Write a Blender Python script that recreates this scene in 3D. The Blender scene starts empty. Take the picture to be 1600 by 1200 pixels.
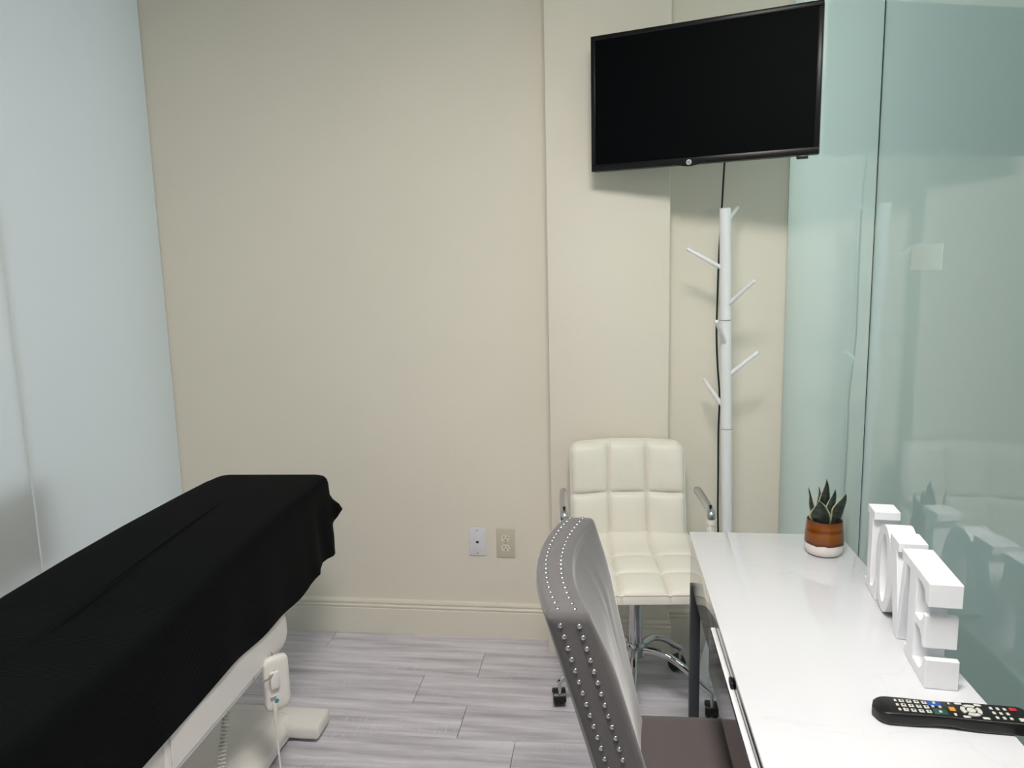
import bpy, bmesh, math, random
from mathutils import Vector, Matrix
random.seed(7)
C = bpy.context.scene.collection
sc = bpy.context.scene

# ---------------------------------------------------------------- camera
CAM_H = 1.45
F_PX = 1164.757
YAW, PITCH, ROLL = -0.12698, 0.15157, 0.02332
def camera():
    f = Vector((math.sin(YAW)*math.cos(PITCH), math.cos(YAW)*math.cos(PITCH), -math.sin(PITCH)))
    r = Vector((math.cos(YAW), -math.sin(YAW), 0)); d = f.cross(r)
    r2 = math.cos(ROLL)*r + math.sin(ROLL)*d; d2 = -math.sin(ROLL)*r + math.cos(ROLL)*d
    cd = bpy.data.cameras.new('camera'); co = bpy.data.objects.new('camera', cd); C.objects.link(co)
    cd.sensor_width = 36; cd.lens = F_PX/1600*36; cd.clip_start = .02
    m = Matrix.Identity(4)
    for i in range(3):
        m[i][0] = r2[i]; m[i][1] = -d2[i]; m[i][2] = -f[i]
    m[0][3], m[1][3], m[2][3] = 0, 0, CAM_H
    co.matrix_world = m; sc.camera = co
camera()

# ---------------------------------------------------------------- world, exposure
w = bpy.data.worlds.new('world'); sc.world = w; w.use_nodes = True
bg = w.node_tree.nodes['Background']; bg.inputs[0].default_value = (.88, .95, 1.0, 1); bg.inputs[1].default_value = .6
sc.view_settings.view_transform = 'Standard'; sc.view_settings.look = 'None'
sc.view_settings.exposure = 0.91; sc.view_settings.gamma = 1.0; sc.view_settings.use_curve_mapping = False
PANEL_W = 27.0          # emission of the ceiling light panels
CORRIDOR_W = 90.0
PANELS = [(.02, .62)]

# ---------------------------------------------------------------- helpers
def lin(c):
    return tuple((v/255/12.92 if v/255 <= .04045 else ((v/255+.055)/1.055)**2.4) for v in c)
def mat(name, rgb, rough=.5, metal=0., spec=.5, noise=0., nscale=20, bump=0., bscale=200, sheen=0., coat=0., stretch=None, ior=1.5):
    m = bpy.data.materials.new(name); m.use_nodes = True
    nt = m.node_tree; b = nt.nodes['Principled BSDF']; L = nt.links.new
    col = lin(rgb) + (1,)
    b.inputs['Base Color'].default_value = col; b.inputs['Roughness'].default_value = rough
    b.inputs['Metallic'].default_value = metal; b.inputs['Specular IOR Level'].default_value = spec
    b.inputs['IOR'].default_value = ior
    b.inputs['Sheen Weight'].default_value = sheen; b.inputs['Sheen Roughness'].default_value = .4
    b.inputs['Coat Weight'].default_value = coat; b.inputs['Coat Roughness'].default_value = .03
    tc = nt.nodes.new('ShaderNodeTexCoord'); mp = nt.nodes.new('ShaderNodeMapping'); L(tc.outputs['Object'], mp.inputs[0])
    if stretch: mp.inputs['Scale'].default_value = stretch
    if noise:
        n = nt.nodes.new('ShaderNodeTexNoise'); n.inputs['Scale'].default_value = nscale; n.inputs['Detail'].default_value = 5
        L(mp.outputs[0], n.inputs['Vector'])
        mx = nt.nodes.new('ShaderNodeMix'); mx.data_type = 'RGBA'
        mx.inputs['A'].default_value = tuple(v*(1-noise) for v in col[:3])+(1,)
        mx.inputs['B'].default_value = tuple(min(1, v*(1+noise)) for v in col[:3])+(1,)
        L(n.outputs['Fac'], mx.inputs['Factor']); L(mx.outputs['Result'], b.inputs['Base Color'])
    if bump:
        n2 = nt.nodes.new('ShaderNodeTexNoise'); n2.inputs['Scale'].default_value = bscale; n2.inputs['Detail'].default_value = 3
        L(mp.outputs[0], n2.inputs['Vector'])
        bp = nt.nodes.new('ShaderNodeBump'); bp.inputs['Strength'].default_value = bump; bp.inputs['Distance'].default_value = .002
        L(n2.outputs['Fac'], bp.inputs['Height']); L(bp.outputs[0], b.inputs['Normal'])
    return m

def finish(name, me, m, parent, smooth, angle):
    if smooth:
        bm = bmesh.new(); bm.from_mesh(me)
        for f in bm.faces: f.smooth = True
        for e in bm.edges:
            e.smooth = not (len(e.link_faces) == 2 and e.calc_face_angle(0) > math.radians(angle))
        bm.to_mesh(me); bm.free()
    if m: me.materials.append(m)
    o = bpy.data.objects.new(name, me); C.objects.link(o)
    if parent: o.parent = parent
    return o
def mk(name, verts, faces, m, parent=None, smooth=True, angle=40, recalc=True):
    me = bpy.data.meshes.new(name); me.from_pydata([tuple(v) for v in verts], [], faces)
    if recalc:
        bm = bmesh.new(); bm.from_mesh(me); bmesh.ops.recalc_face_normals(bm, faces=bm.faces); bm.to_mesh(me); bm.free()
    return finish(name, me, m, parent, smooth, angle)
def box(name, c, s, m, parent=None, bevel=0., seg=2, rot=None):
    bm = bmesh.new(); bmesh.ops.create_cube(bm, size=1)
    bmesh.ops.scale(bm, vec=s, verts=bm.verts)
    if bevel: bmesh.ops.bevel(bm, geom=list(bm.edges), offset=bevel, segments=seg, affect='EDGES', profile=.5)
    if rot is not None: bmesh.ops.transform(bm, matrix=rot.to_4x4(), verts=bm.verts)
    bmesh.ops.translate(bm, vec=c, verts=bm.verts)
    me = bpy.data.meshes.new(name); bm.to_mesh(me); bm.free()
    return finish(name, me, m, parent, bool(bevel), 50)
def bx(name, x0, x1, y0, y1, z0, z1, m, parent=None, bevel=0., seg=2):
    return box(name, ((x0+x1)/2, (y0+y1)/2, (z0+z1)/2), (x1-x0, y1-y0, z1-z0), m, parent, bevel, seg)
def frame_at(t):
    t = t.normalized(); a = Vector((0, 0, 1)) if abs(t.z) < .9 else Vector((1, 0, 0))
    u = t.cross(a).normalized(); return u, t.cross(u).normalized()
def tube(name, pts, r, m, parent=None, n=12, angle=40, flat=1.0):
    pts = [Vector(p) for p in pts]; k = len(pts)
    rs = r if isinstance(r, (list, tuple)) else [r]*k
    V, Fc = [], []; u = None
    for i, p in enumerate(pts):
        t = (pts[min(i+1, k-1)] - pts[max(i-1, 0)])
        if t.length < 1e-9: t = Vector((0, 0, 1))
        t.normalize()
        if u is None: u, v = frame_at(t)
        else:
            u = (u - t*u.dot(t)).normalized(); v = t.cross(u).normalized()
        for j in range(n):
            a = 2*math.pi*j/n; V.append(p + rs[i]*(math.cos(a)*u + flat*math.sin(a)*v))
    for i in range(k-1):
        for j in range(n):
            a, b = i*n+j, i*n+(j+1) % n; Fc.append((a, b, b+n, a+n))
    Fc.append(tuple(range(n))[::-1]); Fc.append(tuple(range((k-1)*n, k*n)))
    return mk(name, V, Fc, m, parent, True, angle)
def lathe(name, prof, c, m, parent=None, n=32, angle=40, caps=True):
    V, Fc = [], []
    for r, z in prof:
        for j in range(n):
            a = 2*math.pi*j/n; V.append((c[0]+r*math.cos(a), c[1]+r*math.sin(a), c[2]+z))
    for i in range(len(prof)-1):
        for j in range(n):
            a, b = i*n+j, i*n+(j+1) % n; Fc.append((a, b, b+n, a+n))
    if caps and prof[0][0] > 1e-6: Fc.append(tuple(range(n))[::-1])
    if caps and prof[-1][0] > 1e-6: Fc.append(tuple(range((len(prof)-1)*n, len(prof)*n)))
    o = mk(name, V, Fc, m, parent, True, angle)
    bm = bmesh.new(); bm.from_mesh(o.data); bmesh.ops.remove_doubles(bm, verts=bm.verts, dist=1e-6); bm.to_mesh(o.data); bm.free()
    return o
def spline(pts, n=8):
    P = [Vector(p) for p in pts]; out = []
    for i in range(len(P)-1):
        p0, p1, p2, p3 = P[max(i-1, 0)], P[i], P[i+1], P[min(i+2, len(P)-1)]
        for s in range(n):
            t = s/n
            out.append(.5*((2*p1)+(-p0+p2)*t+(2*p0-5*p1+4*p2-p3)*t*t+(-p0+3*p1-3*p2+p3)*t**3))
    out.append(P[-1]); return out
def extrude_poly(name, pts, th, m, parent, bevel=0., place=None):
    """polygon in (u,v), extruded by th along w; place maps (u,v,w) to a local point"""
    n = len(pts); V = [place(u, v, 0) for u, v in pts] + [place(u, v, th) for u, v in pts]
    Fc = [tuple(range(n))[::-1], tuple(range(n, 2*n))] + [(i, (i+1) % n, (i+1) % n+n, i+n) for i in range(n)]
    o = mk(name, V, Fc, m, parent, False)
    if bevel:
        md = o.modifiers.new('bevel', 'BEVEL'); md.width = bevel; md.segments = 2; md.limit_method = 'ANGLE'; md.angle_limit = math.radians(40)
    return o
def thing(name, label, cat, loc=(0, 0, 0), rotz=0., group=None):
    o = bpy.data.objects.new(name, None); C.objects.link(o); o.empty_display_size = .1
    o.location = loc; o.rotation_euler = (0, 0, rotz); o['label'] = label; o['category'] = cat
    if group: o['group'] = group
    return o
def tag(o, label, cat, group=None):
    o['label'] = label; o['category'] = cat
    if group: o['group'] = group
    return o
def struct(o, label=None):
    o['kind'] = 'structure'
    if label: o['label'] = label
    return o
def copy_part(o, parent, loc=None, rot=None):
    c = o.copy(); C.objects.link(c); c.parent = parent
    if loc is not None: c.location = loc
    if rot is not None: c.rotation_euler = rot
    return c
def text(name, body, size, m, parent, loc, rot, depth=.0002):
    cu = bpy.data.curves.new(name, 'FONT'); cu.body = body; cu.size = size; cu.extrude = depth
    cu.align_x = 'CENTER'; cu.align_y = 'CENTER'; cu.materials.append(m)
    tmp = bpy.data.objects.new(name, cu); C.objects.link(tmp)
    me = bpy.data.meshes.new_from_object(tmp.evaluated_get(bpy.context.evaluated_depsgraph_get()))
    bpy.data.objects.remove(tmp)
    o = bpy.data.objects.new(name, me); C.objects.link(o); o.parent = parent; o.location = loc; o.rotation_euler = rot
    return o

# ---------------------------------------------------------------- materials
M = {}
M['wall'] = mat('beige_paint', (231, 224, 210), .6, noise=.03, nscale=3, bump=.12, bscale=90)
M['trim'] = mat('beige_gloss_paint', (229, 223, 209), .35, bump=.1, bscale=40)
M['ceiling'] = mat('ceiling_paint', (235, 235, 230), .9)
M['corridor_paint'] = mat('grey_green_paint', (92, 104, 98), .8)
M['subfloor'] = mat('floor_joint', (96, 92, 96), .9)
M['white_gloss'] = mat('white_gloss', (238, 238, 240), .06, spec=.5)
M['white_paint'] = mat('white_satin_paint', (232, 232, 234), .35)
M['sign_white'] = mat('sign_white', (236, 236, 240), .45)
M['bed_white'] = mat('ivory_enamel', (230, 225, 221), .22, noise=.02, nscale=6)
M['leather'] = mat('cream_leather', (231, 226, 215), .42, bump=.15, bscale=220, noise=.03, nscale=9)
M['chrome'] = mat('chrome', (200, 200, 202), .07, metal=1)
M['steel'] = mat('steel', (190, 190, 192), .22, metal=1)
M['mirror'] = mat('silver_mirror_finish', (150, 150, 150), .08, metal=1)
M['charcoal'] = mat('charcoal_metal', (62, 64, 70), .35)
M['black_plastic'] = mat('black_plastic', (14, 14, 15), .35)
M['black_gloss'] = mat('black_gloss', (5, 5, 6), .32, spec=.3)
M['screen'] = mat('screen_glass', (4, 6, 8), .5, spec=.04)
M['velvet'] = mat('grey_velvet', (100, 96, 97), .85, noise=.10, nscale=14, bump=.1, bscale=300, sheen=.35)
M['velvet_seat'] = mat('grey_brown_velvet', (88, 80, 80), .85, noise=.08, nscale=9, bump=.1, bscale=300, sheen=.2)
M['soil'] = mat('soil', (38, 28, 22), 1, noise=.5, nscale=200, bump=1, bscale=150)
M['light_grey'] = mat('light_grey_plastic', (196, 194, 186), .5)
M['dark_grey'] = mat('dark_grey_print', (60, 62, 66), .5)
M['blue'] = mat('blue_key', (28, 74, 150), .5)
M['green'] = mat('green_key', (24, 74, 56), .5)
M['orange'] = mat('orange_key', (214, 140, 24), .5)
M['red'] = mat('red_key', (176, 30, 40), .5)
M['logo_grey'] = mat('logo_grey', (78, 80, 84), .5)
M['badge'] = mat('badge_silver', (190, 192, 196), .35)
M['plate_beige'] = mat('beige_plate', (205, 198, 180), .35)
M['plate_white'] = mat('white_plate', (226, 226, 230), .35)
M['recept'] = mat('receptacle_ivory', (226, 220, 204), .35)
M['sticker_blue'] = mat('sticker_blue', (70, 140, 165), .5)
M['cable_white'] = mat('white_cable', (222, 220, 214), .4)
M['gasket'] = mat('dark_gasket', (30, 40, 38), .4)
M['seam_white'] = mat('white_edge', (225, 232, 235), .4)
M['hidden_dark'] = mat('dark_upholstery', (40, 42, 44), .8)
M['hidden_leaf'] = mat('dark_leaf', (40, 60, 44), .6)

def plank_material():
    m = bpy.data.materials.new('grey_vinyl_plank'); m.use_nodes = True; nt = m.node_tree; L = nt.links.new
    b = nt.nodes['Principled BSDF']; N = nt.nodes.new
    tc = N('ShaderNodeTexCoord'); oi = N('ShaderNodeObjectInfo')
    cmb = N('ShaderNodeCombineXYZ'); mul = N('ShaderNodeMath'); mul.operation = 'MULTIPLY'; mul.inputs[1].default_value = 37.
    L(oi.outputs['Random'], mul.inputs[0]); L(mul.outputs[0], cmb.inputs[0]); L(mul.outputs[0], cmb.inputs[1])
    add = N('ShaderNodeVectorMath'); add.operation = 'ADD'; L(tc.outputs['Object'], add.inputs[0]); L(cmb.outputs[0], add.inputs[1])
    def noise(scale, det, rough=.55):
        mp = N('ShaderNodeMapping'); mp.inputs['Scale'].default_value = scale; L(add.outputs[0], mp.inputs[0])
        n = N('ShaderNodeTexNoise'); n.inputs['Scale'].default_value = 1; n.inputs['Detail'].default_value = det; n.inputs['Roughness'].default_value = rough
        L(mp.outputs[0], n.inputs['Vector']); return n
    n1 = noise((2.2, 26, 1), 6, .62); r1 = N('ShaderNodeValToRGB')
    r1.color_ramp.elements[0].position = .32; r1.color_ramp.elements[0].color = lin((173, 168, 176)) + (1,)
    r1.color_ramp.elements[1].position = .68; r1.color_ramp.elements[1].color = lin((228, 224, 232)) + (1,)
    e = r1.color_ramp.elements.new(.5); e.color = lin((204, 199, 207)) + (1,)
    L(n1.outputs['Fac'], r1.inputs[0])
    # fine cross scratches in patches
    n2 = noise((150, 22, 1), 3); n3 = noise((3.5, 11, 1), 2)
    g2 = N('ShaderNodeMapRange'); g2.inputs[1].default_value = .52; g2.inputs[2].default_value = .70; L(n2.outputs['Fac'], g2.inputs[0])
    g3 = N('ShaderNodeMapRange'); g3.inputs[1].default_value = .50; g3.inputs[2].default_value = .68; L(n3.outputs['Fac'], g3.inputs[0])
    mm = N('ShaderNodeMath'); mm.operation = 'MULTIPLY'; L(g2.outputs[0], mm.inputs[0]); L(g3.outputs[0], mm.inputs[1])
    m2 = N('ShaderNodeMath'); m2.operation = 'MULTIPLY'; m2.inputs[1].default_value = .55; L(mm.outputs[0], m2.inputs[0])
    mx = N('ShaderNodeMix'); mx.data_type = 'RGBA'; L(m2.outputs[0], mx.inputs['Factor']); L(r1.outputs[0], mx.inputs['A'])
    mx.inputs['B'].default_value = lin((230, 228, 234)) + (1,)
    # per-plank tone
    hs = N('ShaderNodeHueSaturation'); mr = N('ShaderNodeMapRange'); mr.inputs[3].default_value = .93; mr.inputs[4].default_value = 1.06
    L(oi.outputs['Random'], mr.inputs[0]); L(mr.outputs[0], hs.inputs['Value']); L(mx.outputs['Result'], hs.inputs['Color'])
    L(hs.outputs[0], b.inputs['Base Color'])
    b.inputs['Roughness'].default_value = .42; b.inputs['Specular IOR Level'].default_value = .4
    bp = N('ShaderNodeBump'); bp.inputs['Strength'].default_value = .12; bp.inputs['Distance'].default_value = .001
    L(n1.outputs['Fac'], bp.inputs['Height']); L(bp.outputs[0], b.inputs['Normal'])
    return m
M['plank'] = plank_material()

def frosted(name, diff, trans, fac, fres_ior, gloss_rough):
    """frosted glass sheet: scattering face, optional smooth reflecting skin"""
    m = bpy.data.materials.new(name); m.use_nodes = True; nt = m.node_tree; L = nt.links.new; N = nt.nodes.new
    nt.nodes.remove(nt.nodes['Principled BSDF']); out = nt.nodes['Material Output']
    d = N('ShaderNodeBsdfDiffuse'); d.inputs[0].default_value = lin(diff)+(1,)
    t = N('ShaderNodeBsdfTranslucent'); t.inputs[0].default_value = lin(trans)+(1,)
    mx = N('ShaderNodeMixShader'); mx.inputs[0].default_value = fac; L(d.outputs[0], mx.inputs[1]); L(t.outputs[0], mx.inputs[2])
    g = N('ShaderNodeBsdfGlossy'); g.inputs['Roughness'].default_value = gloss_rough; g.inputs['Color'].default_value = (1, 1, 1, 1)
    fr = N('ShaderNodeFresnel'); fr.inputs[0].default_value = fres_ior
    m2 = N('ShaderNodeMixShader'); L(fr.outputs[0], m2.inputs[0]); L(mx.outputs[0], m2.inputs[1]); L(g.outputs[0], m2.inputs[2])
    L(m2.outputs[0], out.inputs['Surface']); return m
def clear_tint(name, rgb):
    m = bpy.data.materials.new(name); m.use_nodes = True; nt = m.node_tree
    nt.nodes.remove(nt.nodes['Principled BSDF']); t = nt.nodes.new('ShaderNodeBsdfTransparent'); t.inputs[0].default_value = lin(rgb)+(1,)
    nt.links.new(t.outputs[0], nt.nodes['Material Output'].inputs['Surface']); return m
M['glass_right'] = frosted('green_glossy_frosted_glass', (72, 98, 90), (232, 248, 243), .74, 2.0, 0.)
M['glass_left'] = frosted('pale_satin_frosted_glass', (226, 229, 228), (238, 243, 248), .36, 1.2, .5)
M['glass_back'] = clear_tint('clear_glass_outer_face', (244, 252, 250))
M['glow'] = bpy.data.materials.new('light_diffuser'); M['glow'].use_nodes = True
_b = M['glow'].node_tree.nodes['Principled BSDF']; _b.inputs['Emission Color'].default_value = (1, .955, .905, 1); _b.inputs['Emission Strength'].default_value = PANEL_W

M['corridor_glow'] = M['glow'].copy(); M['corridor_glow'].name = 'corridor_diffuser'
M['corridor_glow'].node_tree.nodes['Principled BSDF'].inputs['Emission Strength'].default_value = CORRIDOR_W
M['corridor_glow'].node_tree.nodes['Principled BSDF'].inputs['Emission Color'].default_value = (.98, 1, .98, 1)

def cloth_material():
    m = mat('black_ribbed_cloth', (7, 9, 10), .9, spec=.08, sheen=.015)
    nt = m.node_tree; L = nt.links.new; N = nt.nodes.new; b = nt.nodes['Principled BSDF']
    tc = N('ShaderNodeTexCoord'); mp = N('ShaderNodeMapping'); mp.inputs['Scale'].default_value = (1, 1, 1); L(tc.outputs['Object'], mp.inputs[0])
    wv = N('ShaderNodeTexWave'); wv.bands_direction = 'Y'; wv.inputs['Scale'].default_value = 70; wv.inputs['Distortion'].default_value = 1.2; wv.inputs['Detail'].default_value = 1
    L(mp.outputs[0], wv.inputs[0])
    n = N('ShaderNodeTexNoise'); n.inputs['Scale'].default_value = 500; L(mp.outputs[0], n.inputs['Vector'])
    ad = N('ShaderNodeMath'); ad.operation = 'ADD'; L(wv.outputs['Fac'], ad.inputs[0]); L(n.outputs['Fac'], ad.inputs[1])
    bp = N('ShaderNodeBump'); bp.inputs['Strength'].default_value = .2; bp.inputs['Distance'].default_value = .002
    L(ad.outputs[0], bp.inputs['Height']); L(bp.outputs[0], b.inputs['Normal']); return m
M['cloth'] = cloth_material()

# ---------------------------------------------------------------- the room
XL, XR, YB, YF, ZC = -1.73, .636, 2.775, -1.7, 2.70
PX0, PX1, PY = -.205, .222, 2.677          # pilaster
flo = struct(bx('floor', XL-.0, XR+.0, YF, YB, -.05, -.006, M['subfloor']), 'grey floor of long vinyl planks')
PW, PL = .1765, 1.22
def plank(x0, x1, y0, y1):
    g = .0007; c = .0012
    x0, x1, y0, y1 = x0+g, x1-g, y0+g, y1-g
    V = [(x0, y0, -.006), (x1, y0, -.006), (x1, y1, -.006), (x0, y1, -.006),
         (x0, y0, -c), (x1, y0, -c), (x1, y1, -c), (x0, y1, -c),
         (x0+c, y0+c, 0), (x1-c, y0+c, 0), (x1-c, y1-c, 0), (x0+c, y1-c, 0)]
    Fc = [(0, 3, 2, 1), (8, 9, 10, 11)]
    for a in (0, 4):
        for i in range(4): Fc.append((a+i, a+(i+1) % 4, a+4+(i+1) % 4, a+4+i))
    mk('plank', V, Fc, M['plank'], flo, False, recalc=False)
known = {0: -1.10, 1: -.465, 2: -.66, 3: -.47, 4: -.285, 5: -.9, 6: -.35, 7: -1.0}
y1 = YB; y0 = 2.637; k = 0
while y1 > YF:
    j = known.get(k, -1.7 + random.random()*1.2)
    xs = sorted({XL, XR, *[j+PL*i for i in range(-3, 4) if XL+.05 < j+PL*i < XR-.05]})
    for a, b in zip(xs[:-1], xs[1:]): plank(a, b, max(y0, YF), y1)
    y1 = y0; y0 -= PW; k += 1

struct(bx('wall_back', XL-.3, XR+.3, YB, YB+.12, -.05, ZC+.05, M['wall']), 'beige painted end wall')
struct(bx('wall_pilaster', PX0, PX1, PY, YB-.0005, 0, ZC, M['wall'], None, .003), 'shallow beige pilaster standing proud of the end wall')
struct(bx('wall_front', XL-.3, XR+.3, YF-.12, YF, -.05, ZC+.05, M['wall']), 'beige wall behind the viewer')
struct(bx('ceiling', XL-.02, XR+.02, YF, YB, ZC, ZC+.05, M['ceiling']), 'white ceiling')
# baseboard: moulded profile swept along wall, pilaster and alcove
def baseboard():
    prof = [(0, 0), (.016, 0), (.016, .100), (.0155, .104), (.012, .1065), (.0125, .109), (.0155, .112), (.016, .117), (.0125, .1215), (.0105, .1225),
            (.0115, .125), (.0145, .129), (.0145, .135), (.011, .140), (.004, .1425), (0, .143)]
    path = [(XL+.012, YB), (PX0, YB), (PX0, PY), (PX1, PY), (PX1, YB), (XR, YB)]
    nrm = [(0, -1), (-1, 0), (0, -1), (1, 0), (0, -1)]
    V, Fc = [], []; n = len(prof)
    for i, (x, y) in enumerate(path):
        a = nrm[max(i-1, 0)]; b = nrm[min(i, len(nrm)-1)]
        ox, oy = (a[0]+b[0], a[1]+b[1]) if a != b else a
        for d, z in prof: V.append((x+ox*d, y+oy*d, z))
    for i in range(len(path)-1):
        for j in range(n-1):
            a = i*n+j; Fc.append((a, a+1, a+n+1, a+n))
    struct(mk('baseboard_back', V, Fc, M['trim'], None, True, 35), 'beige moulded baseboard')
baseboard()
# glass walls, panel by panel
def glass_wall(name, label, xin, side, seams, gm, seam_m, gap, sd=.25):
    e = bpy.data.objects.new(name, None); C.objects.link(e); e.location = (xin, 0, 0); struct(e, label)
    t = .012*side
    for a, b in zip(seams[:-1], seams[1:]):
        y0, y1 = a+gap/2, b-gap/2
        V = [(0, y0, 0), (0, y1, 0), (0, y1, ZC), (0, y0, ZC), (t, y0, 0), (t, y1, 0), (t, y1, ZC), (t, y0, ZC)]
        Fc = [(0, 1, 2, 3), (4, 7, 6, 5), (0, 4, 5, 1), (3, 2, 6, 7), (0, 3, 7, 4), (1, 5, 6, 2)]
        o = mk('glass_panel', V, Fc, gm, e, False)
        o.data.materials.append(M['glass_back']); o.data.materials.append(seam_m)
        o.data.polygons[1].material_index = 1
        for i in (4, 5): o.data.polygons[i].material_index = 2
    for s in seams[1:-1]:
        bx('seam_strip', min(t*sd, t), max(t*sd, t), s-gap/2, s+gap/2, 0, ZC, seam_m, e)
    return e
glass_wall('wall_right', 'glossy green frosted glass wall beside the desk', XR, 1, [YF, .70, 1.906, YB], M['glass_right'], M['gasket'], .004)
glass_wall('wall_left', 'pale satin frosted glass wall beside the treatment table', XL, -1, [YF, -.6, .70, 1.992, YB], M['glass_left'], M['seam_white'], .007, -.12)
# spaces beyond the glass
struct(bx('floor_corridor', XR+.013, XR+2.2, YF, YB, -.05, 0, M['subfloor']), 'floor beyond the right glass wall')
struct(bx('floor_next_room', XL-2.4, XL-.013, YF, YB, -.05, 0, M['subfloor']), 'floor beyond the left glass wall')

struct(bx('wall_corridor', XR+1.5, XR+1.6, YF, YB, 0, ZC, M['corridor_paint']), 'wall beyond the right glass wall')  # added out of view to cut the world light behind the right glass
struct(bx('wall_corridor_end', XR+.30, XR+1.6, YF-.1, YF-.0, 0, ZC, M['corridor_paint']), 'end wall beyond the right glass wall')  # closes the near end, added only to darken the near glass panel
struct(bx('ceiling_next_room', XL-2.4, XL-.013, YF, YB, ZC, ZC+.05, M['ceiling']), 'ceiling beyond the left glass wall')
# ceiling lights of the corridor beyond the right glass wall, and of the room beyond the left one
for px, py, lab in ((1.85, 2.45, 'round corridor ceiling light beyond the glass wall'),):
    t = thing('corridor_light', lab, 'ceiling light', (px, py, ZC))
    lathe('diffuser', [(0, -.02), (.13, -.02), (.13, -.006), (0, -.006)], (0, 0, 0), M['corridor_glow'], t, 32)
    lathe('rim', [(.132, -.024), (.15, -.024), (.15, -.001), (.132, -.001), (.132, -.024)], (0, 0, 0), M['white_paint'], t, 32, 40, False)
struct(bx('ceiling_corridor', XR+.013, XR+2.2, YF, YB, ZC, ZC+.05, M['ceiling']), 'ceiling beyond the right glass wall')
# ceiling light panels
for i, (px, py) in enumerate(PANELS):
    t = thing('ceiling_light', 'square flat ceiling light panel with white frame', 'ceiling light', (px, py, ZC), 0, 'ceiling light panels')
    bx('diffuser', -.29, .29, -.29, .29, -.012, -.004, M['glow'], t)
    for s in (-1, 1):
        bx('frame', -.31, .31, s*.30-.01, s*.30+.01, -.02, -.0005, M['white_paint'], t)
        bx('frame', s*.30-.01, s*.30+.01, -.29, .29, -.02, -.0005, M['white_paint'], t)

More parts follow.
